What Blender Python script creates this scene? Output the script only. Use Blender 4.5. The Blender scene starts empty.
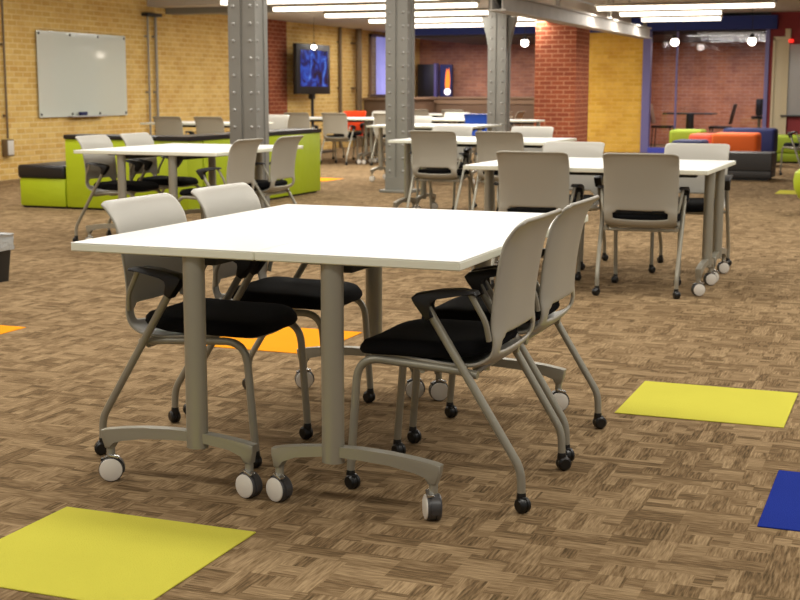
import bpy, bmesh, math, random
from mathutils import Vector, Matrix
random.seed(7)
PI = math.pi
COL = bpy.context.scene.collection

# ------------------------------------------------------------------ materials
def lin(c):
    return tuple(((v/255)/12.92 if v/255 <= .04045 else ((v/255+.055)/1.055)**2.4) for v in c)+(1,)

def mat(name, rgb, rough=.5, metal=0, bump=0, bscale=60, emis=0, vary=0, coat=0, spec=None):
    m = bpy.data.materials.new(name); m.use_nodes = True
    nt = m.node_tree; b = nt.nodes['Principled BSDF']
    b.inputs['Base Color'].default_value = lin(rgb)
    b.inputs['Roughness'].default_value = rough
    b.inputs['Metallic'].default_value = metal
    if spec is not None: b.inputs['Specular IOR Level'].default_value = spec
    if coat: b.inputs['Coat Weight'].default_value = coat; b.inputs['Coat Roughness'].default_value = .06
    if emis:
        b.inputs['Emission Color'].default_value = lin(rgb); b.inputs['Emission Strength'].default_value = emis
    tc = nt.nodes.new('ShaderNodeTexCoord')
    if vary:
        n = nt.nodes.new('ShaderNodeTexNoise'); n.inputs['Scale'].default_value = 3.5; n.inputs['Detail'].default_value = 4
        nt.links.new(tc.outputs['Object'], n.inputs['Vector'])
        mx = nt.nodes.new('ShaderNodeMix'); mx.data_type = 'RGBA'
        c = lin(rgb); mx.inputs[6].default_value = tuple(v*(1-vary) for v in c[:3])+(1,)
        mx.inputs[7].default_value = tuple(min(1, v*(1+vary)) for v in c[:3])+(1,)
        nt.links.new(n.outputs['Fac'], mx.inputs[0]); nt.links.new(mx.outputs[2], b.inputs['Base Color'])
    if bump:
        n2 = nt.nodes.new('ShaderNodeTexNoise'); n2.inputs['Scale'].default_value = bscale; n2.inputs['Detail'].default_value = 3
        nt.links.new(tc.outputs['Object'], n2.inputs['Vector'])
        bp = nt.nodes.new('ShaderNodeBump'); bp.inputs['Strength'].default_value = bump; bp.inputs['Distance'].default_value = .01
        nt.links.new(n2.outputs['Fac'], bp.inputs['Height']); nt.links.new(bp.outputs['Normal'], b.inputs['Normal'])
    return m

def brick_mat(name, c1, c2, c3, mortar, axis, bw=.21, bh=.075, stain=.35, low=None):
    """axis 'y': wall runs along world Y; 'x': along world X.  Bricks in world metres."""
    m = bpy.data.materials.new(name); m.use_nodes = True
    nt = m.node_tree; N = nt.nodes.new; L = nt.links.new; b = nt.nodes['Principled BSDF']
    b.inputs['Roughness'].default_value = .9; b.inputs['Specular IOR Level'].default_value = .2
    g = N('ShaderNodeNewGeometry'); s = N('ShaderNodeSeparateXYZ'); L(g.outputs['Position'], s.inputs[0])
    cx = N('ShaderNodeCombineXYZ')
    if axis == 'both':
        a = N('ShaderNodeMath'); a.operation = 'ADD'; L(s.outputs[0], a.inputs[0]); L(s.outputs[1], a.inputs[1]); L(a.outputs[0], cx.inputs[0])
    else:
        L(s.outputs[1 if axis == 'y' else 0], cx.inputs[0])
    L(s.outputs[2], cx.inputs[1])
    bt = N('ShaderNodeTexBrick'); L(cx.outputs[0], bt.inputs['Vector'])
    bt.inputs['Scale'].default_value = 1; bt.inputs['Brick Width'].default_value = bw; bt.inputs['Row Height'].default_value = bh
    bt.inputs['Mortar Size'].default_value = .010; bt.inputs['Mortar Smooth'].default_value = .4; bt.inputs['Bias'].default_value = 0
    bt.inputs['Color1'].default_value = lin(c1); bt.inputs['Color2'].default_value = lin(c2); bt.inputs['Mortar'].default_value = lin(mortar)
    n = N('ShaderNodeTexNoise'); n.inputs['Scale'].default_value = 2.2; n.inputs['Detail'].default_value = 6; n.inputs['Roughness'].default_value = .7
    L(cx.outputs[0], n.inputs['Vector'])
    r = N('ShaderNodeValToRGB'); r.color_ramp.elements[0].position = .42; r.color_ramp.elements[1].position = .68
    L(n.outputs['Fac'], r.inputs[0])
    mx = N('ShaderNodeMix'); mx.data_type = 'RGBA'; ml = N('ShaderNodeMath'); ml.operation = 'MULTIPLY'; ml.inputs[1].default_value = stain
    L(r.outputs[0], ml.inputs[0]); L(ml.outputs[0], mx.inputs[0]); L(bt.outputs['Color'], mx.inputs[6]); mx.inputs[7].default_value = lin(c3)
    out = mx.outputs[2]
    if low:   # a differently coloured band low/high on the wall: (z0, z1, colour, amount)
        z0, z1, c, am = low
        mr = N('ShaderNodeMapRange'); mr.inputs[1].default_value = z0; mr.inputs[2].default_value = z1; mr.inputs[4].default_value = am
        L(s.outputs[2], mr.inputs[0]); m2 = N('ShaderNodeMix'); m2.data_type = 'RGBA'
        L(mr.outputs[0], m2.inputs[0]); L(out, m2.inputs[6]); m2.inputs[7].default_value = lin(c); out = m2.outputs[2]
    L(out, b.inputs['Base Color'])
    bp = N('ShaderNodeBump'); bp.inputs['Strength'].default_value = .5; bp.inputs['Distance'].default_value = .01; bp.invert = True
    L(bt.outputs['Fac'], bp.inputs['Height']); L(bp.outputs['Normal'], b.inputs['Normal'])
    return m

def carpet_mat():
    m = bpy.data.materials.new('patterned_carpet'); m.use_nodes = True
    nt = m.node_tree; N = nt.nodes.new; L = nt.links.new; b = nt.nodes['Principled BSDF']
    b.inputs['Roughness'].default_value = 1; b.inputs['Specular IOR Level'].default_value = .05
    g = N('ShaderNodeNewGeometry')
    def noise(scale, sx, sy, detail=2, off=0):
        mp = N('ShaderNodeMapping'); mp.inputs['Scale'].default_value = (sx, sy, 0); mp.inputs['Location'].default_value = (off, off, 0)
        L(g.outputs['Position'], mp.inputs[0]); n = N('ShaderNodeTexNoise'); n.inputs['Scale'].default_value = scale
        n.inputs['Detail'].default_value = detail; n.inputs['Roughness'].default_value = .6; L(mp.outputs[0], n.inputs['Vector']); return n.outputs['Fac']
    # blocks in which the pile runs one way or the other
    def cells(sx, sy, off=0):
        mp = N('ShaderNodeMapping'); mp.inputs['Scale'].default_value = (sx, sy, 0); mp.inputs['Location'].default_value = (off, off*1.7, 0)
        L(g.outputs['Position'], mp.inputs[0]); fl = N('ShaderNodeVectorMath'); fl.operation = 'FLOOR'; L(mp.outputs[0], fl.inputs[0])
        wn = N('ShaderNodeTexWhiteNoise'); wn.noise_dimensions = '2D'; L(fl.outputs[0], wn.inputs['Vector']); return wn.outputs['Value']
    c1 = cells(1/.0763, 1/.0763); c2 = cells(1/.038, 1/.1525, .3); c3 = cells(1/.1525, 1/.038, .7)
    st = N('ShaderNodeMath'); st.operation = 'GREATER_THAN'; st.inputs[1].default_value = .5; L(c1, st.inputs[0])
    sa = noise(1, 150, 13); sb = noise(1, 13, 150, off=3)
    mx = N('ShaderNodeMix'); mx.data_type = 'FLOAT'; L(st.outputs[0], mx.inputs[0]); L(sa, mx.inputs[2]); L(sb, mx.inputs[3])
    mc = N('ShaderNodeMix'); mc.data_type = 'FLOAT'; L(st.outputs[0], mc.inputs[0]); L(c2, mc.inputs[2]); L(c3, mc.inputs[3])
    def madd(a, k, c):
        q = N('ShaderNodeMath'); q.operation = 'MULTIPLY_ADD'; L(a, q.inputs[0]); q.inputs[1].default_value = k
        if isinstance(c, float): q.inputs[2].default_value = c
        else: L(c, q.inputs[2])
        return q.outputs[0]
    v = madd(mx.outputs[0], 1.05, -.175)
    v = madd(mc.outputs[0], .30, v)
    v = madd(noise(1.3, 1, 1, 3), .18, v)
    v = madd(noise(420, 1, 1, 1), .2, v)
    r = N('ShaderNodeValToRGB'); L(v, r.inputs[0]); e = r.color_ramp.elements
    e[0].position = .38; e[0].color = lin((78, 64, 44)); e[1].position = 1.0; e[1].color = lin((168, 144, 110))
    k = e.new(.62); k.color = lin((120, 98, 71))
    L(r.outputs[0], b.inputs['Base Color'])
    bp = N('ShaderNodeBump'); bp.inputs['Strength'].default_value = .5; bp.inputs['Distance'].default_value = .004
    L(v, bp.inputs['Height']); L(bp.outputs['Normal'], b.inputs['Normal'])
    return m

def screen_mat(name, cols, scale, strength, sx=1, sz=1):
    m = bpy.data.materials.new(name); m.use_nodes = True
    nt = m.node_tree; N = nt.nodes.new; L = nt.links.new; b = nt.nodes['Principled BSDF']
    b.inputs['Base Color'].default_value = (.01, .01, .015, 1); b.inputs['Roughness'].default_value = .15
    tc = N('ShaderNodeTexCoord'); n = N('ShaderNodeTexNoise'); n.inputs['Scale'].default_value = scale; n.inputs['Detail'].default_value = 4
    n.inputs['Distortion'].default_value = 1.2
    L(tc.outputs['Object'], n.inputs['Vector']); r = N('ShaderNodeValToRGB'); L(n.outputs['Fac'], r.inputs[0])
    e = r.color_ramp.elements
    e[0].position = .38; e[0].color = lin(cols[0]); e[1].position = .72; e[1].color = lin(cols[-1])
    for i, c in enumerate(cols[1:-1]): e.new(.38+.34*(i+1)/(len(cols)-1)).color = lin(c)
    L(r.outputs[0], b.inputs['Emission Color']); b.inputs['Emission Strength'].default_value = strength
    return m

def glass_mat(name, tint=(235, 235, 245), gl=.08):
    m = bpy.data.materials.new(name); m.use_nodes = True
    nt = m.node_tree; nt.nodes.remove(nt.nodes['Principled BSDF']); N = nt.nodes.new; L = nt.links.new
    o = [n for n in nt.nodes if n.type == 'OUTPUT_MATERIAL'][0]
    t = N('ShaderNodeBsdfTransparent'); t.inputs[0].default_value = lin(tint)
    gs = N('ShaderNodeBsdfGlossy'); gs.inputs['Roughness'].default_value = .03
    mx = N('ShaderNodeMixShader'); mx.inputs[0].default_value = gl
    L(t.outputs[0], mx.inputs[1]); L(gs.outputs[0], mx.inputs[2]); L(mx.outputs[0], o.inputs[0]); return m

M = {
 'shell': mat('pale_grey_plastic', (188, 185, 176), .38, bump=.05, bscale=300),
 'shell_shade': mat('pale_grey_plastic_rear_shade', (160, 155, 142), .42, bump=.05, bscale=300),  # same plastic on the rear side, shade painted in as a darker grey
 'shell_blue': mat('blue_plastic', (30, 80, 190), .45),
 'shell_orange': mat('orange_red_plastic', (232, 70, 25), .45),
 'frame': mat('silver_grey_painted_metal', (152, 148, 134), .38, .35),
 'black': mat('black_plastic', (20, 20, 23), .42),
 'cushion': mat('black_seat_fabric', (13, 13, 15), .9, bump=.3, bscale=500, spec=.15),
 'caster': mat('black_caster_plastic', (14, 14, 15), .35),
 'top': mat('white_laminate', (243, 243, 240), .35),
 'edge': mat('cream_edge_band', (222, 222, 204), .5),
 'disc': mat('white_wheel_cover', (220, 214, 203), .5),
 'hood': mat('dark_grey_wheel_hood', (62, 60, 60), .35),
 'chrome': mat('bright_metal', (200, 200, 198), .2, .9),
 'under': mat('charcoal_metal', (52, 52, 52), .5, .3),
 'carpet': carpet_mat(),
 'yellow': mat('yellow_carpet', (206, 200, 78), 1, bump=.5, bscale=260, vary=.06, spec=.05),
 'orange': mat('orange_carpet', (255, 160, 32), 1, bump=.5, bscale=260, vary=.06, spec=.05),
 'blue': mat('blue_carpet', (34, 52, 140), 1, bump=.5, bscale=260, vary=.06, spec=.05),
 'lime': mat('lime_green_vinyl', (168, 186, 22), .5, bump=.8, bscale=5, vary=.05),
 'blackvinyl': mat('black_vinyl', (26, 25, 28), .35, bump=.1, bscale=20),
 'greyvinyl': mat('dark_grey_vinyl', (46, 42, 40), .5),
 'lime2': mat('green_upholstery', (140, 158, 30), .7),
 'navy': mat('navy_upholstery', (22, 30, 84), .7),
 'orangeup': mat('orange_upholstery', (240, 104, 22), .65),
 'redup': mat('coral_upholstery', (222, 88, 60), .65),
 'steel': mat('grey_painted_steel', (130, 128, 122), .5, .2, bump=.1, bscale=12, vary=.08),
 'rivet': mat('worn_rivet_heads', (150, 148, 143), .45, .3),
 'steel2': mat('grey_old_steel', (164, 158, 150), .6, .2, bump=.5, bscale=18, vary=.3),
 'ceiling': mat('grey_ceiling_paint', (188, 180, 170), .9, vary=.08),
 'soffit': mat('blue_painted_soffit', (34, 52, 128), .7),
 'darksoffit': mat('dark_brown_soffit', (66, 54, 50), .8),
 'violet': mat('violet_blue_frame_paint', (112, 106, 160), .5),
 'sill': mat('blue_sill_paint', (70, 80, 190), .5),
 'red': mat('red_wall_paint', (140, 44, 48), .7, vary=.05),
 'cream': mat('cream_paint', (205, 192, 160), .6),
 'wb': mat('pale_grey_green_glass_board', (192, 198, 188), .4, coat=.7),
 'wb2': mat('grey_white_board', (170, 168, 166), .4),
 'pipe': mat('brown_grey_conduit', (112, 94, 70), .5, .2),
 'pipegrey': mat('grey_conduit', (150, 144, 134), .5, .3),
 'box': mat('pale_grey_box', (205, 200, 192), .5),
 'tube': mat('fluorescent_tube_glow', (255, 244, 226), .5, emis=3.2),
 'fixture': mat('white_enamel_housing', (205, 200, 192), .5),
 'bulb': mat('glowing_bulb', (255, 240, 222), .5, emis=14),
 'wood': mat('brown_wood_ledge', (124, 100, 76), .6, vary=.1),
 'woodd': mat('dark_brown_panel', (104, 82, 62), .6, vary=.1),
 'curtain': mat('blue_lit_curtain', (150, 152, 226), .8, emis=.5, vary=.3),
 'bin': mat('black_bin_plastic', (22, 22, 22), .45),
 'liner': mat('clear_crumpled_liner', (170, 172, 170), .2, bump=1, bscale=26, coat=.5),
 'tv': screen_mat('blue_abstract_screen', [(6, 10, 45), (12, 36, 120), (40, 90, 200), (120, 170, 235)], 3.2, .9),
 'flame': mat('orange_screen_image', (245, 120, 25), .5, emis=1.1),
 'whiteimg': mat('white_screen_image', (250, 245, 255), .5, emis=1.5),
 'violetimg': mat('violet_screen_edge', (84, 78, 130), .5, emis=.1),
 'redlamp': mat('red_indicator', (235, 40, 30), .4, emis=1.5),
 'glass': glass_mat('clear_pane', gl=.04),
 'brick_left': brick_mat('yellow_brick_along_y', (222, 190, 116), (204, 166, 92), (184, 132, 66), (226, 202, 146), 'y', bw=.19, stain=.4),
 'brick_yx': brick_mat('yellow_brick_along_x', (232, 188, 84), (216, 168, 62), (190, 134, 56), (226, 184, 100), 'x', stain=.5),
 'brick_pier': brick_mat('red_brick_pier', (150, 80, 52), (134, 68, 46), (108, 54, 40), (178, 126, 96), 'both', stain=.4),
 'brick_far': brick_mat('dusky_red_brick', (178, 128, 104), (152, 106, 90), (114, 82, 76), (172, 134, 116), 'x', stain=.6),
 'brick_room': brick_mat('warm_red_brick', (214, 150, 112), (190, 126, 96), (150, 100, 80), (214, 168, 140), 'x', stain=.6),
}

# ------------------------------------------------------------------ mesh helpers
class MB:
    def __init__(s): s.bm = bmesh.new(); s.mi = 0
    def _tag(s, faces):
        for f in faces: f.material_index = s.mi; f.smooth = True
    def box(s, c, d, rot=None, bev=0, seg=2):
        b2 = bmesh.new(); bmesh.ops.create_cube(b2, size=1)
        for v in b2.verts: v.co = Vector((v.co.x*d[0], v.co.y*d[1], v.co.z*d[2]))
        if bev: bmesh.ops.bevel(b2, geom=b2.edges[:], offset=bev, segments=seg, profile=.5, affect='EDGES')
        mt = Matrix.Translation(c) @ (rot.to_4x4() if rot else Matrix.Identity(4))
        return s.merge(b2, mt)
    def bx(s, x0, x1, y0, y1, z0, z1, bev=0, seg=2):
        return s.box(((x0+x1)/2, (y0+y1)/2, (z0+z1)/2), (x1-x0, y1-y0, z1-z0), None, bev, seg)
    def merge(s, b2, mt=Matrix.Identity(4)):
        vm = {}
        for v in b2.verts: vm[v] = s.bm.verts.new(mt @ v.co)
        fs = []
        for f in b2.faces:
            try: fs.append(s.bm.faces.new([vm[v] for v in f.verts]))
            except ValueError: pass
        s._tag(fs); b2.free(); return s
    def ring_sweep(s, rings, closed_ends=True):
        vs = [[s.bm.verts.new(p) for p in r] for r in rings]; fs = []; n = len(vs[0])
        for a, b in zip(vs, vs[1:]):
            for i in range(n): fs.append(s.bm.faces.new((a[i], a[(i+1) % n], b[(i+1) % n], b[i])))
        if closed_ends: fs.append(s.bm.faces.new(vs[0][::-1])); fs.append(s.bm.faces.new(vs[-1]))
        s._tag(fs); return s
    def tube(s, pts, r, n=10, flat=1.0):
        pts = [Vector(p) for p in pts]; rr = r if isinstance(r, (list, tuple)) else [r]*len(pts); rings = []; prev = None
        for i, p in enumerate(pts):
            if i == 0: t = pts[1]-p
            elif i == len(pts)-1: t = p-pts[-2]
            else: t = (pts[i+1]-p).normalized()+(p-pts[i-1]).normalized()
            t.normalize()
            if prev is None:
                a = Vector((1, 0, 0)) if abs(t.x) < .8 else Vector((0, 1, 0)); u = t.cross(a).normalized()
            else: u = (prev-t*prev.dot(t)).normalized()
            prev = u; w = t.cross(u)
            rings.append([p+(u*math.cos(2*PI*k/n)*flat+w*math.sin(2*PI*k/n))*rr[i] for k in range(n)])
        return s.ring_sweep(rings)
    def lathe(s, prof, c=(0, 0, 0), axis='z', n=20):
        rings = []
        for r, h in prof:
            q = []
            for k in range(n):
                a = 2*PI*k/n; x, y = max(r, 1e-4)*math.cos(a), max(r, 1e-4)*math.sin(a)
                p = {'z': (x, y, h), 'x': (h, x, y), 'y': (y, h, x)}[axis]; q.append(Vector(p)+Vector(c))
            rings.append(q)
        return s.ring_sweep(rings)
    def prism(s, pts, ax, a0, a1):
        """polygon pts (2D) extruded along axis ax ('x' uses (y,z), 'y' uses (x,z), 'z' uses (x,y))"""
        def P(p, a): return {'x': (a, p[0], p[1]), 'y': (p[0], a, p[1]), 'z': (p[0], p[1], a)}[ax]
        A = [s.bm.verts.new(P(p, a0)) for p in pts]; B = [s.bm.verts.new(P(p, a1)) for p in pts]; n = len(pts)
        fs = [s.bm.faces.new((A[i], A[(i+1) % n], B[(i+1) % n], B[i])) for i in range(n)]
        fs += [s.bm.faces.new(A[::-1]), s.bm.faces.new(B)]; s._tag(fs); return s
    def build(s, name, mats, parent=None, sharp=35, loc=None):
        bmesh.ops.recalc_face_normals(s.bm, faces=s.bm.faces[:])
        me = bpy.data.meshes.new(name); s.bm.to_mesh(me); s.bm.free()
        for m in (mats if isinstance(mats, (list, tuple)) else [mats]): me.materials.append(m)
        try: me.set_sharp_from_angle(angle=math.radians(sharp))
        except Exception: pass
        o = bpy.data.objects.new(name, me); COL.objects.link(o)
        if parent: o.parent = parent
        if loc: o.location = loc
        return o

def fillet(pts, r, seg=6):
    pts = [Vector(p) for p in pts]; out = [pts[0]]
    rs = r if isinstance(r, (list, tuple)) else [r]*(len(pts)-2)
    for i in range(1, len(pts)-1):
        a = (pts[i-1]-pts[i]); b = (pts[i+1]-pts[i]); d = min(rs[i-1], a.length*.49, b.length*.49)
        p0 = pts[i]+a.normalized()*d; p2 = pts[i]+b.normalized()*d
        for k in range(seg+1):
            t = k/seg; out.append(p0*(1-t)**2+pts[i]*2*t*(1-t)+p2*t*t)
    out.append(pts[-1]); return out

def empty(name, loc=(0, 0, 0), rz=0):
    o = bpy.data.objects.new(name, None); o.empty_display_size = .1; COL.objects.link(o)
    o.location = loc; o.rotation_euler = (0, 0, rz); return o
def tag(o, label=None, cat=None, group=None, kind=None):
    if label: o['label'] = label
    if cat: o['category'] = cat
    if group: o['group'] = group
    if kind: o['kind'] = kind
    return o
def struct(o, label=None):
    o['kind'] = 'structure'
    if label: o['label'] = label
    return o
def children(o): return [c for c in COL.objects if c.parent == o]
def copy_tree(o, parent=None, swap=None):
    c = o.copy(); COL.objects.link(c)
    if parent: c.parent = parent
    if swap and c.type == 'MESH' and c.name.split('.')[0] in swap: c.data = swap[c.name.split('.')[0]]
    for ch in KIDS[o.name]: copy_tree(ch, c, swap)
    KIDS[c.name] = [x for x in COL.objects if x.parent == c]
    return c
KIDS = {}
def register(o):
    KIDS[o.name] = children(o)
    for c in KIDS[o.name]: register(c)

# ------------------------------------------------------------------ chair prototype (faces local +Y, floor at z=0)
PROF = [(.235, .400), (.18, .408), (.06, .398), (-.04, .390), (-.11, .392), (-.155, .410), (-.178, .440), (-.190, .48), (-.193, .53),
        (-.198, .60), (-.208, .67), (-.220, .73), (-.234, .78), (-.251, .815), (-.268, .829)]
HALF = [.17, .196, .208, .213, .213, .212, .212, .214, .215, .216, .217, .218, .219, .219, .213]

def chair_shell(material, name='backrest', parent=None):
    m = MB(); nu = 22; dense = []
    # resample profile finely
    def lerp(a, b, t): return a+(b-a)*t
    K = 3
    for i in range(len(PROF)-1):
        for k in range(K):
            t = k/K
            p0 = PROF[max(i-1, 0)]; p1 = PROF[i]; p2 = PROF[i+1]; p3 = PROF[min(i+2, len(PROF)-1)]
            cr = lambda a, b, c, d: .5*((2*b)+(-a+c)*t+(2*a-5*b+4*c-d)*t*t+(-a+3*b-3*c+d)*t**3)
            dense.append((cr(p0[0], p1[0], p2[0], p3[0]), cr(p0[1], p1[1], p2[1], p3[1]), lerp(HALF[i], HALF[i+1], t)))
    dense.append((*PROF[-1], HALF[-1]))
    grid = []
    for j, (y, z, h) in enumerate(dense):
        row = []
        for i in range(nu+1):
            u = -1+2*i/nu
            u = math.copysign(abs(u)**.92, u)
            up = min(1, max(0, (z-.42)/.1))          # how much of a back rather than a pan
            top = max(0, (z-.76)/.072)                # towards the lip
            wrap = .024*abs(u)**4*up*(1-.75*top)
            fl = .018*abs(u)**2.5*(1-up)
            zz = z+fl-.010*top*max(0, (abs(u)-.86)/.14)**2
            row.append(m.bm.verts.new((u*h, y+wrap, zz)))
        grid.append(row)
    fs = []
    for j in range(len(grid)-1):
        y, z, h = dense[j]
        zc = (dense[j][1]+dense[j+1][1])/2
        for i in range(nu):
            ui = -1+2*(i+.5)/nu
            if y < -.12 and .436 < zc < .500:
                k = (zc-.436)/.064
                if abs(ui) < (.60 if k > .78 or k < .12 else .69): continue
            fs.append(m.bm.faces.new((grid[j][i], grid[j][i+1], grid[j+1][i+1], grid[j+1][i])))
    for f in fs: f.smooth = True
    for v in [v for v in m.bm.verts if not v.link_faces]: m.bm.verts.remove(v)
    # smooth only the rim of the opening
    o = m.build(name, [material, M['shell_shade']], parent, sharp=60)
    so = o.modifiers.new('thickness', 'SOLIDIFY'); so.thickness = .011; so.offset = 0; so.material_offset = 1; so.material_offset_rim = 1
    ss = o.modifiers.new('smooth', 'SUBSURF'); ss.levels = 1; ss.render_levels = 1
    return o

def chair_caster(parent, x, y, a):
    m = MB(); m.lathe([(.0, -.018), (.016, -.018), (.022, -.013), (.0232, -.004), (.020, -.002), (.020, .002), (.0232, .004), (.022, .013), (.016, .018), (0, .018)], (0, -.007, .0232), 'x', 16)
    m.lathe([(0, .026), (.012, .026), (.0145, .044), (.0125, .058), (0, .058)], (0, 0, 0), 'z', 12)
    m.box((0, -.003, .040), (.020, .032, .016), bev=.005)
    c = m.build('caster', M['caster'], parent, loc=(x, y, 0)); c.rotation_euler = (0, 0, a); return c

def make_chair():
    root = empty('office_chair')
    chair_shell(M['shell'], 'backrest', root)
    # seat cushion: superellipse pad with a waterfall front
    m = MB(); rings = []
    nseg = 36
    def sq(a, p): return math.copysign(abs(math.cos(a))**p, math.cos(a)), math.copysign(abs(math.sin(a))**p, math.sin(a))
    for k, (sc, dz) in enumerate([(.92, -.017), (.975, -.013), (1.0, -.003), (.99, .009), (.94, .017), (.84, .023), (.6, .027), (.3, .028), (.02, .028)]):
        r = []
        for i in range(nseg):
            cx, cy = sq(2*PI*i/nseg, .42)
            x = cx*.218*sc*(1-.05*(cy < 0)*abs(cy)); y = .056+cy*.210*sc
            droop = -.014*max(0, (y-.13)/.14)**2+.016*max(0, (-.02-y)/.13)
            dish = .012*(abs(x)/.22)**2 if k > 3 else 0
            r.append(Vector((x, y, .437+dz+droop+dish)))
        rings.append(r)
    m.ring_sweep(rings).build('seat', M['cushion'], root, sharp=60)
    for s in (-1, 1):
        # rear leg: vertical foot, bend, long forward diagonal up to the arm
        m = MB(); m.tube(fillet([(s*.228, -.27, .058), (s*.229, -.268, .125), (s*.238, .012, .572)], [.06], 6), .0125, 12, 1.0)
        leg = m.build('leg', M['frame'], root); chair_caster(leg, s*.228, -.27, random.uniform(-.7, .7)+(.4 if s > 0 else -.4))
        # front leg sweeps into the rail under the seat
        m = MB(); m.tube(fillet([(s*.192, .272, .058), (s*.196, .245, .408), (s*.205, -.06, .392), (s*.208, -.13, .382)], [.075, .05], 8), .0125, 12)
        leg = m.build('leg', M['frame'], root); chair_caster(leg, s*.192, .272, random.uniform(-.6, .6))
        # strut from seat rear up to the back end of the arm
        m = MB(); m.tube(fillet([(s*.214, -.165, .485), (s*.226, -.158, .54), (s*.234, -.115, .618)], [.02], 4), .009, 8)
        m.build('arm_strut', M['frame'], root)
        # black arm: sleeve over the leg top, nose, and flat pad running back
        m = MB(); x = s*.238
        pad = [(.046, .588), (.056, .602), (.040, .616), (-.03, .629), (-.09, .634), (-.134, .630), (-.140, .619), (-.09, .616), (-.02, .608), (.002, .596), (.006, .580), (-.010, .550), (.010, .538)]
        m.prism(pad, 'x', x-.024, x+.024)
        bmesh.ops.bevel(m.bm, geom=[e for e in m.bm.edges if abs(e.verts[0].co.x-e.verts[1].co.x) < 1e-5], offset=.006, segments=2, affect='EDGES', profile=.5)
        m.build('armrest', M['black'], root, sharp=50)
    m = MB()
    m.tube([(-.205, .04, .384), (.205, .04, .384)], .010, 8); m.tube([(-.208, -.10, .376), (.208, -.10, .376)], .010, 8)
    m.build('seat_frame', M['frame'], root)
    return root

# ------------------------------------------------------------------ flip-top table prototype (centre of top at local origin)
TW, TL, TH = .612, 1.47, .735
def make_table():
    root = empty('training_table')
    m = MB(); m.mi = 1; m.bx(-TW/2, TW/2, -TL/2, TL/2, TH-.026, TH-.002, .003, 1)
    m.mi = 0; m.bx(-TW/2+.001, TW/2-.001, -TL/2+.001, TL/2-.001, TH-.0022, TH, 0)
    m.build('tabletop', [M['top'], M['edge']], root)
    m = MB(); m.bx(.086-.03, .086+.03, -TL/2+.12, TL/2-.12, TH-.065, TH-.030, .006)
    m.build('support_beam', M['under'], root)
    for s in (-1, 1):
        y = s*(TL/2-.045)
        m = MB(); m.tube([(.086, y, .135), (.086, y, TH-.028)], .033, 24, .9); m.build('post', M['frame'], root)
        m = MB(); m.box((.07, y-s*.03, TH-.031), (.20, .05, .008), bev=.002); m.build('top_bracket', M['under'], root)
        # curved cast foot with drops to the casters
        m = MB(); xs = [-.244, -.226, -.17, -.09, 0, .06, .086, .112, .17, .22, .252, .277]
        up = lambda x: .158+.026*(1-((x-.02)/.27)**2)
        topl = [(x, up(x)) for x in xs]
        lowl = [(.275, .140), (.270, .104), (.247, .104), (.243, .128), (.20, .140), (.112, .152), (.06, .154), (0, .152), (-.09, .146), (-.17, .137), (-.203, .126), (-.207, .104), (-.230, .104), (-.240, .132)]
        m.prism(topl+lowl, 'y', y-.017, y+.017)
        bmesh.ops.bevel(m.bm, geom=[e for e in m.bm.edges if abs(e.verts[0].co.y-e.verts[1].co.y) < 1e-5], offset=.005, segments=2, affect='EDGES', profile=.5)
        m.mi = 1
        ft = m.build('foot', M['frame'], root, sharp=50)
        for x in (-.218, .257):
            c = MB(); R = .0375
            c.mi = 0
            c.lathe([(0, -.006), (R-.003, -.006), (R, -.002), (R, .016), (R-.003, .020), (0, .020)], (0, 0, R), 'x', 28)
            c.mi = 1; c.lathe([(0, .020), (R-.0025, .020), (R-.003, .0235), (R-.010, .0265), (0, .0275)], (0, 0, R), 'x', 28)
            c.mi = 0; c.lathe([(0, -.020), (R-.003, -.020), (R, -.016), (R, -.006), (0, -.006)], (0, 0, R), 'x', 28)
            c.mi = 2
            arc = [(-.030, .070)]+[(math.cos(a)*.041, R+math.sin(a)*.041) for a in [math.radians(d) for d in range(140, -21, -20)]]+[(.030, .032), (.018, .05), (-.01, .065)]
            c.prism(arc, 'x', -.012, .010)
            c.mi = 4; c.lathe([(0, .07), (.013, .07), (.013, .106), (0, .106)], (0, 0, 0), 'z', 12)
            c.mi = 3
            c.box((.012, .010, .079), (.020, .034, .008), Matrix.Rotation(-.3, 3, 'X'), .002)
            o = c.build('caster', [M['hood'], M['disc'], M['hood'], M['chrome'], M['frame']], ft, loc=(x, y, 0))
    return root

chair0 = make_chair(); register(chair0)
table0 = make_table(); register(table0)
first = {'c': True, 't': True}
swap_mesh = {}
for k in ('shell_blue', 'shell_orange'):
    me = [o for o in COL.objects if o.parent == chair0 and o.name.startswith('backrest')][0].data.copy(); me.materials.clear(); me.materials.append(M[k]); me.materials.append(M[k]); swap_mesh[k] = me

FACE = {'+X': -PI/2, '-X': PI/2, '+Y': 0, '-Y': PI}
def chair(x, y, face, label, group=None, color=None, yaw=0):
    if first['c']: o = chair0; first['c'] = False
    else: o = copy_tree(chair0)
    o.location = (x, y, 0); o.rotation_euler = (0, 0, FACE[face]+yaw); tag(o, label, 'chair', group)
    if not group and 'group' in o: del o['group']
    if color:
        for c in COL.objects:
            if c.parent == o and c.name.startswith('backrest'): c.data = swap_mesh[color]
    return o
def caster_angles(o, dirs):
    """dirs: world direction (deg) each table caster's white disc faces, nearest-first by creation"""
    cs = [c for f in COL.objects if f.parent == o and f.name.startswith('foot') for c in COL.objects if c.parent == f]
    for c, d in zip(cs, dirs): c.rotation_euler = (0, 0, math.radians(d)-o.rotation_euler.z)
def table(cx, cy, rz, label, group, dirs=None):
    if first['t']: o = table0; first['t'] = False
    else: o = copy_tree(table0)
    o.location = (cx, cy, 0); o.rotation_euler = (0, 0, rz); tag(o, label, 'table', group)
    caster_angles(o, dirs or [random.choice((-60, -75, -45, -90)) for _ in range(4)])
    return o
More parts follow.
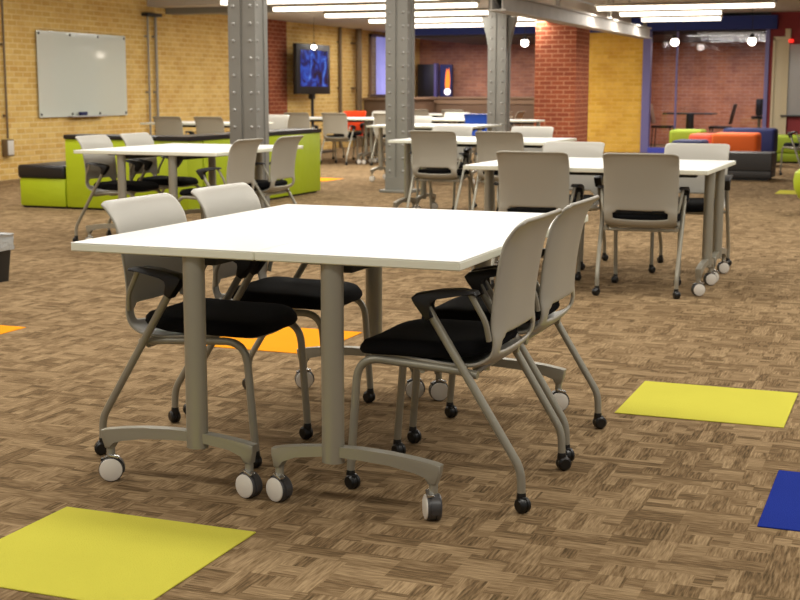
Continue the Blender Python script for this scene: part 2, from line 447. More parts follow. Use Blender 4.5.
def pair_y(ox, oy, la, lb, group, da=None, db=None):   # two tables side by side, long axis along Y
    g = .0015
    table(ox+TW/2, oy+TL/2, 0, la, group, da); table(ox+1.5*TW+g, oy+TL/2, PI, lb, group, db)
def pair_x(ox, oy, la, lb, group, da=None, db=None):   # long axis along X, near one then far one
    g = .0015
    table(ox+TL/2, oy+TW/2, PI/2, la, group, da); table(ox+TL/2, oy+1.5*TW+g, -PI/2, lb, group, db)

# foreground pair (casters: foot y<0 first: outer, inner; then far foot)
pair_y(-2.348, 3.329, 'white flip-top table, left half of the nearest pushed-together pair, with silver posts',
       'white flip-top table, right half of the nearest pushed-together pair, with silver posts',
       'nearest pair of white tables', [-62, -108, -60, -66], [-68, -60, -150, -112])
CG = 'grey chairs at the nearest tables'
chair(-2.178, 3.84, '+X', 'pale grey chair nearest the camera on the left side of the nearest tables', CG)
chair(-2.185, 4.42, '+X', 'pale grey chair behind the nearest left one, tucked under the nearest tables', CG)
chair(-1.270, 3.755, '-X', 'grey armchair seen in profile on the right of the nearest tables, closest to the camera', CG)
chair(-1.282, 4.315, '-X', 'grey armchair on the right of the nearest tables, just behind the profile one', CG)
# right pair
pair_x(-2.592, 7.728, 'white table, near half of the pair at right, three white casters at its end', 'white table, far half of the pair at right beside the ottomans', 'pair of white tables at right', [-60]*4, [-62]*4)
RG = 'grey chairs at the right tables'
chair(-1.515, 7.90, '+Y', 'grey chair with its back to the camera at the right end of the right tables', RG, yaw=.08)
chair(-2.15, 7.90, '+Y', 'grey chair with its back to the camera at the left end of the right tables', RG, yaw=.04)
chair(-2.265, 8.95, '-Y', 'pale grey chair facing the camera across the right tables, in front of the yellow wall', RG)
chair(-1.415, 8.97, '-Y', 'pale grey chair facing the camera across the right tables, in front of the orange ottoman', RG)
# middle pair
pair_x(-4.562, 11.426, 'white table, near half of the pair by the middle steel column', 'white table, far half of the pair by the middle steel column', 'pair of white tables by the middle column')
MG = 'grey chairs at the tables by the middle column'
chair(-4.085, 11.55, '+Y', 'grey chair with its back to the camera right beside the middle steel column', MG)
chair(-3.465, 11.55, '+Y', 'grey chair with its back to the camera, second from the middle steel column', MG)
chair(-4.46, 12.72, '-Y', 'pale grey chair facing the camera at far left of the middle tables', MG)
chair(-3.62, 12.72, '-Y', 'pale grey chair facing the camera before the red brick pier', MG)
# left back pair
pair_y(-5.98, 8.56, 'white table, left half of the pair in front of the lime green booth', 'white table, right half of the pair in front of the lime green booth', 'pair of white tables before the booth')
LG = 'grey chairs at the tables before the booth'
chair(-5.86, 9.0, '+X', 'pale grey chair left of the booth tables, nearer the black cushioned booth end', LG)
chair(-5.86, 9.62, '+X', 'pale grey chair left of the booth tables, second from the black cushioned booth end', LG)
chair(-4.86, 8.80, '-X', 'grey chair overlapping the foot of the left steel column', LG)
chair(-4.86, 9.50, '-X', 'grey chair right of the left steel column, before the end of the green booth', LG)
# farther groups
pair_x(-10.2, 16.2, 'white table behind the green booth, near half of its pair', 'white table behind the green booth, far half of its pair', 'white tables behind the booth')
BG = 'grey chairs behind the booth'
chair(-9.62, 16.2, '+Y', 'grey chair showing above the booth beside the wall conduits', BG)
chair(-8.98, 16.2, '+Y', 'grey chair showing above the booth just left of the left steel column', BG)
chair(-8.85, 17.5, '-Y', 'pale grey chair facing the camera just right of the left steel column', BG)
pair_x(-9.95, 20.0, 'distant white table below the wall screen, near half of its pair', 'distant white table below the wall screen, far half of its pair', 'distant white tables left')
pair_x(-8.475, 20.0, 'distant white table left of the middle column, near half of its pair', 'distant white table left of the middle column, far half of its pair', 'distant white tables left')
DG = 'distant grey chairs left'
chair(-9.44, 19.9, '+Y', 'distant grey chair with its back to us, directly under the wall screen', DG)
chair(-8.80, 19.95, '+Y', 'distant grey chair with its back to us at the end of the green booth', DG)
chair(-7.90, 19.95, '+Y', 'distant grey chair with its back to us, half hidden by the middle column', DG)
chair(-9.28, 21.45, '-Y', 'orange-red chair facing us behind the distant tables', DG, color='shell_orange')
chair(-8.75, 21.5, '-Y', 'distant pale grey chair facing us beside the orange-red chair', DG)
pair_x(-6.75, 16.15, 'long white table seen between the middle and far columns, near half', 'long white table seen between the middle and far columns, far half', 'white tables between the columns')
FG = 'distant grey chairs between the columns'
chair(-6.62, 17.5, '-Y', 'distant pale grey chair facing us right of the middle column', FG)
table(-7.0+TL/2, 20.2, PI/2, 'small far white table in front of the wooden counter', 'far white tables')
chair(-6.36, 19.88, '+Y', 'blue chair at the far tables just left of the far column', None, color='shell_blue')
chair(-7.15, 20.75, '-Y', 'far pale grey chair facing us over the small far table', FG)
table(-7.1, 22.3, 0, 'farthest white table behind the far steel column', 'far white tables')
chair(-6.75, 21.75, '-X', 'dark grey chair in profile just right of the far column, nearer one', FG)
chair(-6.72, 22.45, '-X', 'dark grey chair in profile just right of the far column, farther one', FG)
pair_x(-9.4, 24.2, 'white table nearest the wooden counter, near half of its pair', 'white table nearest the wooden counter, far half of its pair', 'white tables by the counter')
chair(-8.9, 24.05, '+Y', 'farthest grey chair with its back to us before the wooden counter', FG)
chair(-8.2, 24.05, '+Y', 'farthest grey chair, right neighbour of the one before the counter', FG)

# ------------------------------------------------------------------ structure
def plane(name, pts, m):
    b = MB(); b._tag([b.bm.faces.new([b.bm.verts.new(p) for p in pts])]); return b.build(name, m)
XW = -11.31; YS = 26.0; YB = 30.4; CH = 3.0; CL = 2.47; CR = 2.63
b = MB(); b.bx(XW-.3, 6, -4, YB+.3, -.1, 0); struct(b.build('floor', M['carpet']), 'brown patterned carpet tile floor')
b = MB(); b.bx(XW-.3, XW, -4, YB+.3, 0, CH+.1); struct(b.build('wall_left', M['brick_left']))
b = MB(); b.bx(XW, -1, YB, YB+.3, 0, CH+.1); b.build('wall_back', M['brick_far']); struct(COL.objects['wall_back'])
for q in ((XW-.3, 6, -4, 18.3, CH, CH+.1), (XW, -5.3, 18.3, YB+.3, CL, CL+.15), (-5.3, 6, 18.3, YB+.3, CR, CR+.15), (XW, -5.3, 18.27, 18.3, CL, CH), (-5.3, 6, 18.27, 18.3, CR, CH)):
    b = MB(); b.bx(*q); struct(b.build('ceiling', M['ceiling']))
b = MB(); b.bx(-6.3, -5.3, YS, YS+.25, 0, CL); b.bx(-5.3, -5.08, YS, YS+.25, 0, CR); struct(b.build('wall_middle', M['brick_yx']))
b = MB(); b.bx(-2.73, 6, YS, YS+.25, 0, CR); struct(b.build('wall_right', M['red']))
b = MB(); b.bx(-6.3, -6.05, YS+.25, YB, 0, CL); struct(b.build('wall_partition', M['brick_far']))
b = MB(); b.bx(XW, XW+.06, 22.3, 23.05, 0, CL); struct(b.build('wall_pilaster', M['brick_pier']))
b = MB(); b.bx(-6.12, -5.42, 22.0, 22.95, 0, CL); struct(b.build('brick_pier', M['brick_pier']), 'square red brick pier')
# glass storefront: jambs, head, sill, mullion and panes
b = MB(); b.bx(-6.0, -2.66, YB-.02, YB, 0, CL); struct(b.build('wall_glass_room', M['brick_room']))
b = MB(); b.bx(-9.9, -5.3, YS-.16, YS+.05, 2.30, CL); b.bx(-5.3, -2.60, YS-.16, YS+.05, 2.32, CR-.06); struct(b.build('trim_1', M['soffit']), 'deep blue soffit beam')
b = MB(); b.bx(-9.9, -2.60, YS+.05, YB, 2.25, 2.32); struct(b.build('ceiling_low', M['darksoffit']))
b = MB(); b.bx(-5.08, -4.93, YS-.06, YS+.1, 0, 2.34); struct(b.build('trim_2', M['violet']), 'violet-blue left jamb of the glass room')
b = MB(); b.bx(-2.80, -2.73, YS-.06, YS+.1, 0, 2.33); struct(b.build('trim_3', M['violet']), 'violet right jamb of the glass room')
b = MB(); b.bx(-4.93, -2.80, YS-.10, YS+.1, 0, .10); struct(b.build('trim_4', M['sill']), 'blue sill of the glass room')
win = MB(); win.bx(-4.45, -4.42, YS-.03, YS+.03, .1, 2.3); w1 = struct(win.build('window_1', M['violet']))
b = MB(); b.bx(-4.93, -4.45, YS-.005, YS+.005, .1, 2.3); b.build('pane', M['glass'], w1)
b = MB(); b.bx(-4.42, -2.80, YS-.005, YS+.005, .1, 2.3); b.build('pane', M['glass'], w1)
# cream door in the red wall
b = MB(); b.bx(-2.62, -2.40, YS-.05, YS, 0, 2.12, .005); d1 = struct(b.build('door_1', M['cream']))
b = MB(); b.bx(-2.66, -2.62, YS-.08, YS, 0, 2.16); b.bx(-2.40, -2.37, YS-.08, YS, 0, 2.16); b.bx(-2.66, -2.37, YS-.08, YS, 2.12, 2.18); b.build('door_frame', M['cream'], d1)
# blue-lit window near the corner of the left wall
b = MB()
for y0, y1, z0, z1 in ((27.2, 27.25, 1.05, 2.4), (29.6, 29.7, 1.05, 2.4), (27.2, 29.7, 2.34, 2.4), (27.15, 29.7, 1.05, 1.1)): b.bx(XW, XW+.06, y0, y1, z0, z1)
w2 = struct(b.build('window_2', M['wood']))
b = MB(); n = 60; ys = [27.3+2.25*i/n for i in range(n+1)]
rows = [[b.bm.verts.new((XW+.14+.035*math.sin(i*1.1)+.01*math.sin(i*2.7), y, z)) for i, y in enumerate(ys)] for z in (1.10, 2.34)]
b._tag([b.bm.faces.new((rows[0][i], rows[0][i+1], rows[1][i+1], rows[1][i])) for i in range(n)])
o = b.build('curtain', M['curtain'], sharp=180); tag(o, 'blue-lit curtain hanging at the far left window', 'curtain')

# riveted steel columns
def column(x, y, label):
    r = empty('steel_column', (x, y, 0)); W, D, H = .27, .22, CH
    if y > 18.3: H = CL
    m = MB()
    m.bx(-W/2, -.015, -D/2-.012, -D/2, .05, H); m.bx(.015, W/2, -D/2-.012, -D/2, .05, H)     # flange plates
    m.bx(-W/2+.012, W/2-.012, -D/2, D/2, .05, H)
    m.bx(-W/2, -W/2+.012, -D/2, -D/2+.06, .05, H); m.bx(W/2-.012, W/2, -D/2, -D/2+.06, .05, H)
    m.bx(W/2-.012, W/2, D/2-.06, D/2, .05, H); m.bx(-W/2, W/2, D/2, D/2+.012, .05, H)
    m.build('shaft', M['steel'], r)
    rv = MB(); z = .25
    while z < H-.1:
        for xx in (-.085, .085): rv.lathe([(0, -.012), (.009, -.010), (.015, -.005), (.017, 0)], (xx, -D/2-.012, z), 'y', 8)
        rv.lathe([(.017, 0), (.015, .005), (.009, .010), (0, .012)], (W/2, -D/2+.03, z), 'x', 8)
        z += .152
    rv.build('rivets', M['rivet'], r)
    m = MB(); m.bx(-W/2-.06, W/2+.06, -D/2-.07, D/2+.07, 0, .03, .004)
    m.box((0, -D/2-.02, .10), (W, .02, .16)); m.build('base_plate', M['steel'], r)
    m = MB()
    for s in (-1, 1): m.prism([(s*W/2, H-.75), (s*W/2, H-.25), (s*(W/2+.12), H-.25), (s*(W/2+.05), H-.5)], 'y', -.06, .06)
    m.build('bracket', M['steel'], r)
    tag(r, label, 'column', 'riveted steel columns')
column(-5.68, 10.85, 'grey riveted steel column nearest the camera, rising before the green booth')
column(-5.72, 14.72, 'grey riveted steel column, middle of the three, with its base plate in view')
column(-5.72, 18.65, 'grey riveted steel column farthest back, near the red brick pier')

# old steel lattice beam under the ceiling
r = empty('steel_beam', (-4.7, 15.2, 2.2))
m = MB(); L = 9.0
m.bx(-.11, .11, 0, L, .075, .095); m.bx(-.11, .11, 0, L, -.095, -.075); m.build('flange', M['steel2'], r)
m = MB(); k = 0; y = 0
while y < L-.3:
    m.tube([(-.05, y, -.07 if k % 2 else .07), (-.05, y+.3, .07 if k % 2 else -.07)], .022, 6); m.tube([(.05, y, -.07 if k % 2 else .07), (.05, y+.3, .07 if k % 2 else -.07)], .022, 6)
    y += .3; k += 1
m.bx(-.075, -.06, 0, L, -.075, .075); m.bx(.06, .075, 0, L, -.075, .075); m.build('web', M['steel2'], r)
m = MB(); 
for yy in (.2, 2.8, 6.0, L-.1): m.bx(-.03, .03, yy-.03, yy+.03, .095, CH-2.2 if yy < 3.1 else CR-2.2)
m.build('hanger', M['steel2'], r)
tag(r, 'rough grey steel beam running diagonally under the ceiling toward the yellow wall', 'beam')

# fluorescent strips and added fill lamps
SG_L = 'long fluorescent strips on the left'; SG_R = 'long fluorescent strips on the right'
def strip(x0, x1, y, z, top, label, group, power=None):
    r = empty('strip_light', ((x0+x1)/2, y, z)); h = (x1-x0)/2
    m = MB(); m.prism([(-.10, .045), (-.04, .085), (.04, .085), (.10, .045), (.095, .04), (-.095, .04)], 'x', -h, h); m.build('housing', M['fixture'], r)
    m = MB(); m.tube([(-h+.03, -.045, .012), (h-.03, -.045, .012)], .028, 10); m.tube([(-h+.03, .045, .012), (h-.03, .045, .012)], .028, 10); m.build('tube', M['tube'], r)
    m = MB(); m.tube([(-h*.8, 0, .085), (-h*.8, 0, top-z)], .006, 6); m.tube([(h*.8, 0, .085), (h*.8, 0, top-z)], .006, 6); m.build('suspension_rod', M['under'], r)
    tag(r, label, 'light', group)
def lamp(x, y, z, sx, sy, power, col=(1, .965, .89)):
    l = bpy.data.lights.new('strip_fill_glow', 'AREA'); l.shape = 'RECTANGLE'; l.size = sx; l.size_y = sy; l.energy = power; l.color = col
    o = bpy.data.objects.new('strip_fill_glow', l); COL.objects.link(o); o.location = (x, y, z); return o
ords = ['nearest', 'second', 'third', 'fourth', 'fifth']
for i, y in enumerate((16.6, 18.2, 20.05, 21.9, 23.8)):
    strip(-9.1, -5.9, y, 2.36, CH if y < 18.3 else CL, 'long glowing strip light on the left side, %s row from the camera' % ords[i], SG_L)
for i, y in enumerate((19.67, 21.25, 23.0)):
    strip(-4.56, [-2.0, -2.95, -3.2][i], y, 2.36, CR, 'glowing strip light right of the steel beam, %s row from the camera' % ords[i], SG_R)
for y in (16.6, 18.2, 20.05, 21.9, 23.8): lamp(-7.5, y, 2.33, 3.1, .2, 72)
for y in (19.67, 21.25, 23.0): lamp(-3.6, y, 2.33, 2.4, .2, 58)
for yy in (-1.5, 1.5, 4.5, 7.5, 10.5, 13.5):
    for xx in (-8.2, -3.6, 1.0):
        lamp(xx, yy, 2.93, 3.2, .5, (24 if yy < 0 else 52+yy*2.9))
lamp(-10.3, 25.2, 2.4, .3, 2.5, 30, (1, .93, .84)); lamp(-9.9, 28.6, 2.2, 1.6, .3, 70, (1, .88, .8)); lamp(-7.6, 28.6, 2.2, 1.6, .3, 40, (1, .88, .8)); lamp(-4.0, 28.3, 2.2, 1.5, .3, 110, (1, .84, .72))  # added lamps without fixtures, brightening the left wall, far wall and glass room

# small globe lamps
def globe(x, y, z, top, label, sc=.85):
    r = empty('pendant_lamp', (x, y, z))
    m = MB(); m.lathe([(0, -.085), (.045, -.075), (.078, -.035), (.085, 0), (.075, .042), (.045, .07), (0, .075)], n=20); m.build('bulb', M['bulb'], r)
    m = MB(); m.lathe([(0, .065), (.055, .065), (.062, .09), (.04, .13), (.02, .15), (0, .15)], n=16); m.build('cap', M['black'], r)
    m = MB(); m.tube([(0, 0, .15), (0, 0, (top-z)/sc)], .006, 6); m.build('cord', M['black'], r)
    r.scale = (sc,)*3
    tag(r, label, 'lamp', 'small round glowing lamps')
globe(-4.23, 24.5, 2.05, CR, 'round glowing lamp before the left part of the glass room')
globe(-2.88, 24.5, 2.05, CR, 'round glowing lamp before the right part of the glass room')
globe(-7.02, 24.5, 2.07, CL, 'round glowing lamp between the far column and the red brick pier')
globe(-10.2, 22.0, 1.95, CL, 'round glowing lamp before the top edge of the wall screen', .55)

globe(-6.0, 24.8, 1.93, CL, 'round glowing lamp hidden behind the red brick pier, mirrored in the left whiteboard')

# ------------------------------------------------------------------ carpet squares
def ctile(x0, y0, mname, label, w=.608, d=.585):
    m = MB(); m.bx(x0, x0+w, y0, y0+d, 0, .004, .0015, 1); tag(m.build('carpet_tile', M[mname]), label, 'carpet tile', 'coloured carpet squares')
ctile(-2.225, 2.505, 'yellow', 'large yellow carpet square at the lower left of the picture')
ctile(-1.005, 4.79, 'yellow', 'yellow carpet square at right, behind the nearest chairs')
ctile(-.36, 3.64, 'blue', 'blue carpet square at the right edge of the picture')
ctile(-3.13, 5.38, 'orange', 'orange carpet square seen beneath the nearest tables', d=.60)
ctile(-4.76, 4.90, 'orange', 'orange carpet square at the left edge of the picture')
ctile(-7.9, 16.05, 'orange', 'small distant orange carpet square beside the end of the booth', w=.61, d=.6)
ctile(-1.56, 16.1, 'yellow', 'small distant yellow carpet square beside the green seat')

# ------------------------------------------------------------------ left wall fittings
r = empty('whiteboard', (XW, 16.48, 1.40))
m = MB(); m.box((.03, 0, 0), (.012, 2.18, 1.18)); m.build('board', M['wb'], r)
m = MB()
for yy in (-1.05, -.33, .36, 1.05):
    for zz in (-.55, .55): m.lathe([(.0, -.028), (.018, -.028), (.018, .008), (.0, .010)], (.036, yy, zz), 'x', 10)
m.build('standoff', M['under'], r)
m = MB(); m.box((.075, .0, -.585), (.09, .85, .018), bev=.003); m.build('marker_tray', M['wb2'], r)
tag(r, 'large pale glass whiteboard on the yellow brick wall', 'whiteboard')
m = MB(); m.box((XW+.075, 16.36, .853), (.05, .16, .05), bev=.008); tag(m.build('board_eraser', M['navy']), 'dark blue eraser on the tray of the left whiteboard', 'eraser')
def pipe(y, z0, z1, rad, mt, label, x=.05):
    m = MB(); m.tube([(XW+x, y, z0), (XW+x, y, z1)], rad, 10)
    for zz in (z0+.3, (z0+z1)/2, z1-.3): m.box((XW+x/2, y, zz), (x, rad*3.4, .03))
    tag(m.build('conduit', M[mt]), label, 'pipe', 'conduits on the left wall')
pipe(14.66, .55, CH, .016, 'pipe', 'thin conduit left of the whiteboard, ending in a wall box')
pipe(18.19, .0, 2.31, .018, 'pipegrey', 'left one of two conduits side by side, right of the whiteboard')
pipe(18.42, .0, 2.31, .024, 'pipegrey', 'right one of two conduits side by side, right of the whiteboard')
pipe(25.57, .0, CL, .035, 'pipe', 'thin vertical pipe right of the wall screen')
pipe(26.35, .0, CL, .07, 'pipe', 'thick dark vertical pipe near the far left window', x=.13)
m = MB(); m.box((XW+.06, 18.30, 2.34), (.12, .42, .05), bev=.006); tag(m.build('junction_box', M['under']), 'flat dark junction box on top of the paired conduits', 'box')
r = empty('outlet_box', (XW, 14.66, .43)); m = MB(); m.box((.045, 0, 0), (.09, .15, .22), bev=.006); m.build('housing', M['pipe'], r)
m = MB(); m.box((.094, 0, 0), (.01, .12, .19), bev=.003); m.build('face_plate', M['box'], r)
tag(r, 'electrical outlet box at the foot of the leftmost conduit', 'outlet')
m = MB(); m.box((XW+.03, 14.2, .46), (.06, .30, .20), bev=.006); tag(m.build('wall_socket', M['box']), 'pale double wall socket at the left edge of the picture', 'socket')
m = MB(); m.bx(XW+.02, -8.9, 18.78, 19.1, 2.38, CL, .0); tag(m.build('duct', M['steel']), 'grey box duct across the ceiling behind the left column', 'duct')

# screen on a pole stand
r = empty('television', (-10.95, 23.52, 0))
R0 = Matrix.Rotation(0, 3, 'Z')
m = MB(); m.box((0, 0, 1.585), (.08, 1.52, .94), bev=.012); m.build('casing', M['black'], r)
m = MB(); m.box((.043, 0.02, 1.60), (.004, 1.24, .68)); m.build('screen', M['tv'], r)
m = MB(); m.tube([(-.02, .05, .03), (-.02, .05, 1.2)], .03, 12); m.box((-.03, .05, 1.1), (.10, .12, .16), bev=.01); m.build('pole', M['black'], r)
m = MB(); m.box((0, .05, .02), (.6, .8, .03), bev=.01); m.build('base', M['black'], r)
tag(r, 'black framed screen with blue moving image on a pole stand', 'television')

# counter and displays at the far wall
r = empty('long_counter', (-8.7, YB-.35, 0))
m = MB(); m.bx(-2.6, 2.35, -.33, .33, 1.0, 1.04, .004); m.build('countertop', M['wood'], r)
m = MB(); m.bx(-2.6, 2.35, -.28, .33, 0, 1.0); m.build('panel', M['woodd'], r)
m = MB(); m.bx(-2.6, 2.35, -.30, -.28, .88, 1.0); m.build('edge_board', M['wood'], r)
tag(r, 'long brown wooden counter along the far brick wall', 'counter')
r = empty('wooden_cabinet', (-11.0, 28.1, 0))
m = MB(); m.bx(-.29, .35, -1.2, 1.5, .0, .98, .005); m.build('body', M['woodd'], r)
m = MB(); m.bx(-.3, .4, -1.25, 1.55, .98, 1.03, .005); m.build('cabinet_top', M['wood'], r)
tag(r, 'brown wooden cabinet under the blue-lit curtain', 'cabinet')
r = empty('black_display_case', (-10.9, YB-.35, 1.04))
m = MB(); m.bx(-.30, .12, -.1, .1, 0, .76, .006); m.build('casing', M['black'], r)
m = MB(); m.bx(.12, .17, -.12, .1, 0, .78, .004); m.build('edge_panel', M['violetimg'], r)
tag(r, 'black upright display case on the wooden counter', 'display')
r = empty('display_screen', (-10.47, YB-.38, 1.04))
m = MB(); m.bx(-.17, .12, -.06, .06, 0, .75, .006); m.build('casing', M['navy'], r)
m = MB(); m.prism([(-.03, .20), (.07, .20), (.085, .34), (.07, .55), (.055, .68), (.03, .58), (.005, .66), (-.02, .52), (-.035, .38)], 'y', -.066, -.06); m.build('flame_image', M['flame'], r)
m = MB(); m.lathe([(0, -.070), (.075, -.068), (.078, -.06)], (.02, 0, .12), 'y', 20); m.build('round_image', M['whiteimg'], r)
tag(r, 'narrow screen showing an orange flame shape above a white disc', 'display')

# right red wall fittings
r = empty('wall_board', (-1.80, YS, 1.39))
m = MB(); m.box((0, -.03, 0), (1.35, .03, 1.30), bev=.003); m.build('board', M['wb2'], r)
m = MB(); m.box((0, -.07, -.66), (1.35, .10, .03), bev=.003); m.build('marker_tray', M['under'], r)
tag(r, 'grey-white board on the red wall at the right edge', 'whiteboard')
r = empty('alarm_box', (-2.40, YS-.06, 2.22)); m = MB(); m.box((0, 0, 0), (.10, .05, .20), bev=.005); m.build('housing', M['cream'], r)
m = MB(); m.box((.06, -.03, -.12), (.09, .03, .06), bev=.01); m.build('indicator', M['redlamp'], r)
tag(r, 'small cream alarm box with a red light above the board on the red wall', 'alarm')

# ------------------------------------------------------------------ booth bench
r = empty('booth_end_seat', (-8.54, 11.28, 0))
m = MB(); m.bx(0, .545, 0, .75, .02, .30, .012); m.build('base', M['lime'], r)
m = MB(); m.bx(-.02, .545, -.015, .77, .30, .435, .03, 3); m.build('seat_cushion', M['blackvinyl'], r)
m = MB(); m.bx(.02, .55, .02, .72, 0, .03); m.build('plinth', M['black'], r)
tag(r, 'low lime green seat with a thick black cushion at the left end of the booth', 'booth seat')
r = empty('booth_bench', (-7.98, 11.28, 0))
m = MB()
m.bx(0, 1.40, 0, .30, .02, .70, .012); m.build('back_panel', M['lime'], r)
m = MB(); m.bx(1.08, 1.41, .305, 1.50, .02, .70, .012); m.build('side_panel', M['lime'], r)
m = MB(); m.bx(1.08, 1.41, 1.505, 3.05, .02, .70, .012); m.build('side_panel', M['lime'], r)
m = MB(); m.bx(-.01, 1.07, -.012, .32, .70, .745, .012); m.prism([(1.07, -.012), (1.42, -.012), (1.42, 3.06), (1.06, 3.06), (1.06, .32), (1.07, .32)], 'z', .70, .742); m.build('top_cap', M['blackvinyl'], r)
m = MB(); m.bx(.0, 1.06, .32, .85, .02, .32, .012); m.bx(.55, 1.06, .86, 3.0, .02, .32, .012); m.build('seat_base', M['lime'], r)
m = MB(); m.bx(.0, 1.06, .32, .87, .32, .44, .03, 3); m.bx(.53, 1.06, .88, 3.0, .32, .44, .03, 3); m.build('seat_cushion', M['blackvinyl'], r)
m = MB(); m.bx(.03, 1.38, .03, .27, 0, .03); m.bx(1.11, 1.38, .3, 3.0, 0, .03); m.build('plinth', M['black'], r)
tag(r, 'tall lime green booth bench with black top cap wrapping around a corner', 'booth')

# ------------------------------------------------------------------ waste bin
r = empty('waste_bin', (-5.41, 6.76, 0))
m = MB()
def rect_ring(hx, hy, z, rr=.03):
    out = []
    for sx, sy, a0 in ((1, 1, 0), (-1, 1, 90), (-1, -1, 180), (1, -1, 270)):
        for k in range(4):
            a = math.radians(a0+30*k); out.append(Vector((sx*(hx-rr)+rr*math.cos(a), sy*(hy-rr)+rr*math.sin(a), z)))
    return out
m.ring_sweep([rect_ring(.13, .10, 0), rect_ring(.15, .12, .25), rect_ring(.155, .125, .29), rect_ring(.145, .115, .29), rect_ring(.125, .095, .02)]); m.build('bin_body', M['bin'], r)
m = MB(); rings = []
for i, z in enumerate((.205, .225, .25, .275, .30, .315, .30, .26)):
    rr = rect_ring(.160+(.004*(i % 2)) - (.03 if i > 6 else 0), .130+(.004*(i % 2))-(.03 if i > 6 else 0), z)
    rings.append([Vector((p.x+random.uniform(-.005, .005), p.y+random.uniform(-.005, .005), p.z+random.uniform(-.007, .007))) for p in rr])
m.ring_sweep(rings, False); m.build('liner', M['liner'], r, sharp=20)
r.scale = (.92, .92, .95)
tag(r, 'black waste bin with a clear crumpled liner at the left edge', 'bin')

# ------------------------------------------------------------------ lounge pieces at right
def pouf(name, x0, x1, y0, y1, z, mt, label, rad=.05, cat='ottoman'):
    r = empty(name, ((x0+x1)/2, (y0+y1)/2, 0)); hx, hy = (x1-x0)/2, (y1-y0)/2
    m = MB(); m.bx(-hx, hx, -hy, hy, .03, z*.35, .01, 2); m.build('base', M[mt], r)
    m = MB(); m.bx(-hx-.003, hx+.003, -hy-.003, hy+.003, z*.35, z, rad, 4); m.build('seat_cushion', M[mt], r)
    m = MB(); m.bx(-hx+.05, hx-.05, -hy+.05, hy-.05, 0, .03); m.build('plinth', M['black'], r)
    tag(r, label, cat)
pouf('long_ottoman', -2.95, -1.84, 18.35, 18.95, .365, 'greyvinyl', 'long low dark grey ottoman in front of the orange one', .015)
pouf('ottoman', -2.84, -2.20, 19.75, 20.4, .58, 'orangeup', 'orange upholstered ottoman behind the dark grey one')
pouf('ottoman', -3.3, -2.95, 20.6, 21.2, .54, 'redup', 'coral ottoman peeking out left of the orange one')
pouf('ottoman', -3.32, -2.87, 19.2, 19.8, .49, 'navy', 'low navy ottoman left of the orange one')
pouf('ottoman', -3.72, -3.22, 21.3, 21.9, .58, 'lime2', 'green ottoman left of the navy and coral ones')
pouf('long_ottoman', -2.95, -2.15, 21.7, 22.3, .60, 'navy', 'long navy ottoman behind the orange one')
pouf('ottoman', -2.42, -1.85, 23.0, 23.6, .46, 'lime2', 'green cube ottoman near the red wall')
chair(-1.52, 19.6, '+Y', 'grey chair at the right edge beside the green cube ottoman', None, yaw=.7)
# green swivel seat on a metal foot at the frame edge
r = empty('swivel_stool', (-.87, 13.4, 0))
m = MB(); m.lathe([(0, .12), (.12, .12), (.21, .17), (.255, .26), (.262, .34), (.25, .41), (.2, .45), (0, .46)], n=32); m.build('seat', M['lime'], r)
m = MB(); m.lathe([(0, .0), (.16, .0), (.165, .012), (.03, .03), (.025, .13), (0, .13)], n=28); m.build('foot', M['chrome'], r)
tag(r, 'round lime green seat on a chrome foot at the right edge', 'stool')

# ------------------------------------------------------------------ inside the glass room
r = empty('meeting_table', (-4.47, 28.0, 0))
m = MB(); m.bx(-.5, .5, -.4, .4, .71, .74, .005); m.build('tabletop', M['under'], r)
m = MB(); m.tube([(0, 0, .03), (0, 0, .71)], .08, 14); m.lathe([(0, 0), (.3, 0), (.3, .02), (.09, .05), (0, .05)]); m.build('pedestal', M['under'], r)
tag(r, 'small dark table inside the glass room', 'table')
def side_chair(x, y, face, label):
    r = empty('dark_chair', (x, y, 0), FACE[face])
    m = MB(); m.box((0, 0, .45), (.42, .42, .05), bev=.015); m.build('seat', M['black'], r)
    m = MB(); m.box((0, -.24, .72), (.40, .03, .42), Matrix.Rotation(.22, 3, 'X'), .01); m.build('backrest', M['woodd'] , r)
    for sx in (-1, 1):
        for sy in (-1, 1): m = MB(); m.tube([(sx*.19, sy*.2, 0), (sx*.18, sy*.18, .43)], .012, 8); m.build('leg', M['under'], r)
    tag(r, label, 'chair', 'dark chairs inside the glass room')
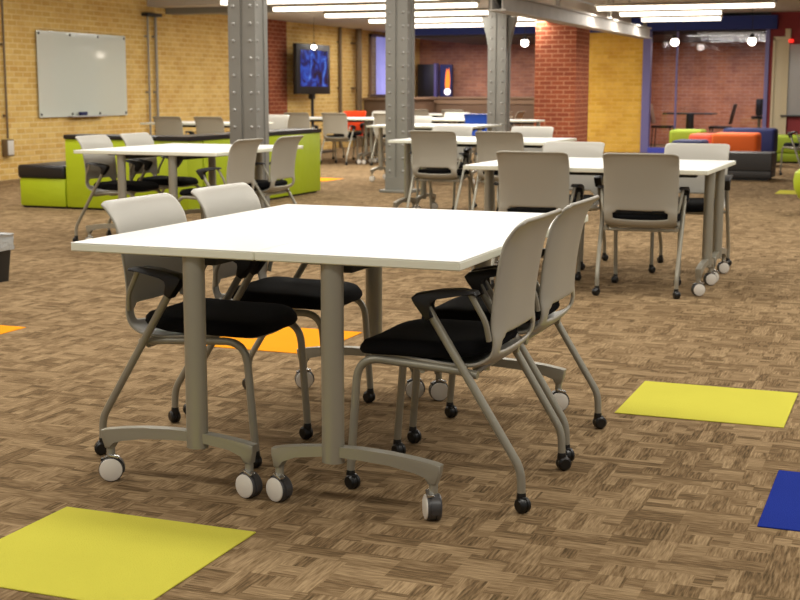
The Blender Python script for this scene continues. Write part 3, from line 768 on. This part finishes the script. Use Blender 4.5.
side_chair(-5.02, 28.0, '+X', 'dark chair left of the table inside the glass room')
side_chair(-3.85, 28.0, '-X', 'dark leaning chair right of the table inside the glass room')
r = empty('high_stool', (-3.12, 28.3, 0))
m = MB(); m.box((0, 0, .86), (.14, .16, .34), bev=.03); m.build('backrest', M['black'], r)
m = MB(); m.lathe([(0, .62), (.16, .62), (.16, .68), (0, .69)]); m.build('seat', M['under'], r)
m = MB(); m.tube([(0, 0, .02), (0, 0, .62)], .03, 10); m.lathe([(0, 0), (.2, 0), (.2, .02), (0, .04)]); m.build('pedestal', M['frame'], r)
tag(r, 'black backed stool by the right jamb inside the glass room', 'stool')

# ------------------------------------------------------------------ camera & world
YAW = -.3705; F = 1333.0; PITCH = .1558; ROLL = .0014; H = 1.1835
def rm(v): return Vector((math.cos(YAW)*v[0]+math.sin(YAW)*v[1], -math.sin(YAW)*v[0]+math.cos(YAW)*v[1], v[2]))
fw = Vector((0, math.cos(PITCH), -math.sin(PITCH))); rt = Vector((1, 0, 0)); up = rt.cross(fw)
r2 = rt*math.cos(ROLL)+up*math.sin(ROLL); u2 = -rt*math.sin(ROLL)+up*math.cos(ROLL)
R, Uv, Fv = rm(r2), rm(u2), rm(fw)
cd = bpy.data.cameras.new('camera'); cam = bpy.data.objects.new('camera', cd); COL.objects.link(cam)
mt = Matrix(((R.x, Uv.x, -Fv.x, 0), (R.y, Uv.y, -Fv.y, 0), (R.z, Uv.z, -Fv.z, H), (0, 0, 0, 1)))
cam.matrix_world = mt
cd.sensor_width = 36; cd.lens = F*36/800; cd.clip_end = 200
cd.dof.use_dof = True; cd.dof.focus_distance = 4.0; cd.dof.aperture_fstop = 8.5
bpy.context.scene.camera = cam
w = bpy.data.worlds.new('world'); bpy.context.scene.world = w; w.use_nodes = True
w.node_tree.nodes['Background'].inputs[0].default_value = (1, .98, .93, 1); w.node_tree.nodes['Background'].inputs[1].default_value = .36
vs = bpy.context.scene.view_settings; vs.view_transform = 'Standard'; vs.exposure = 0.0
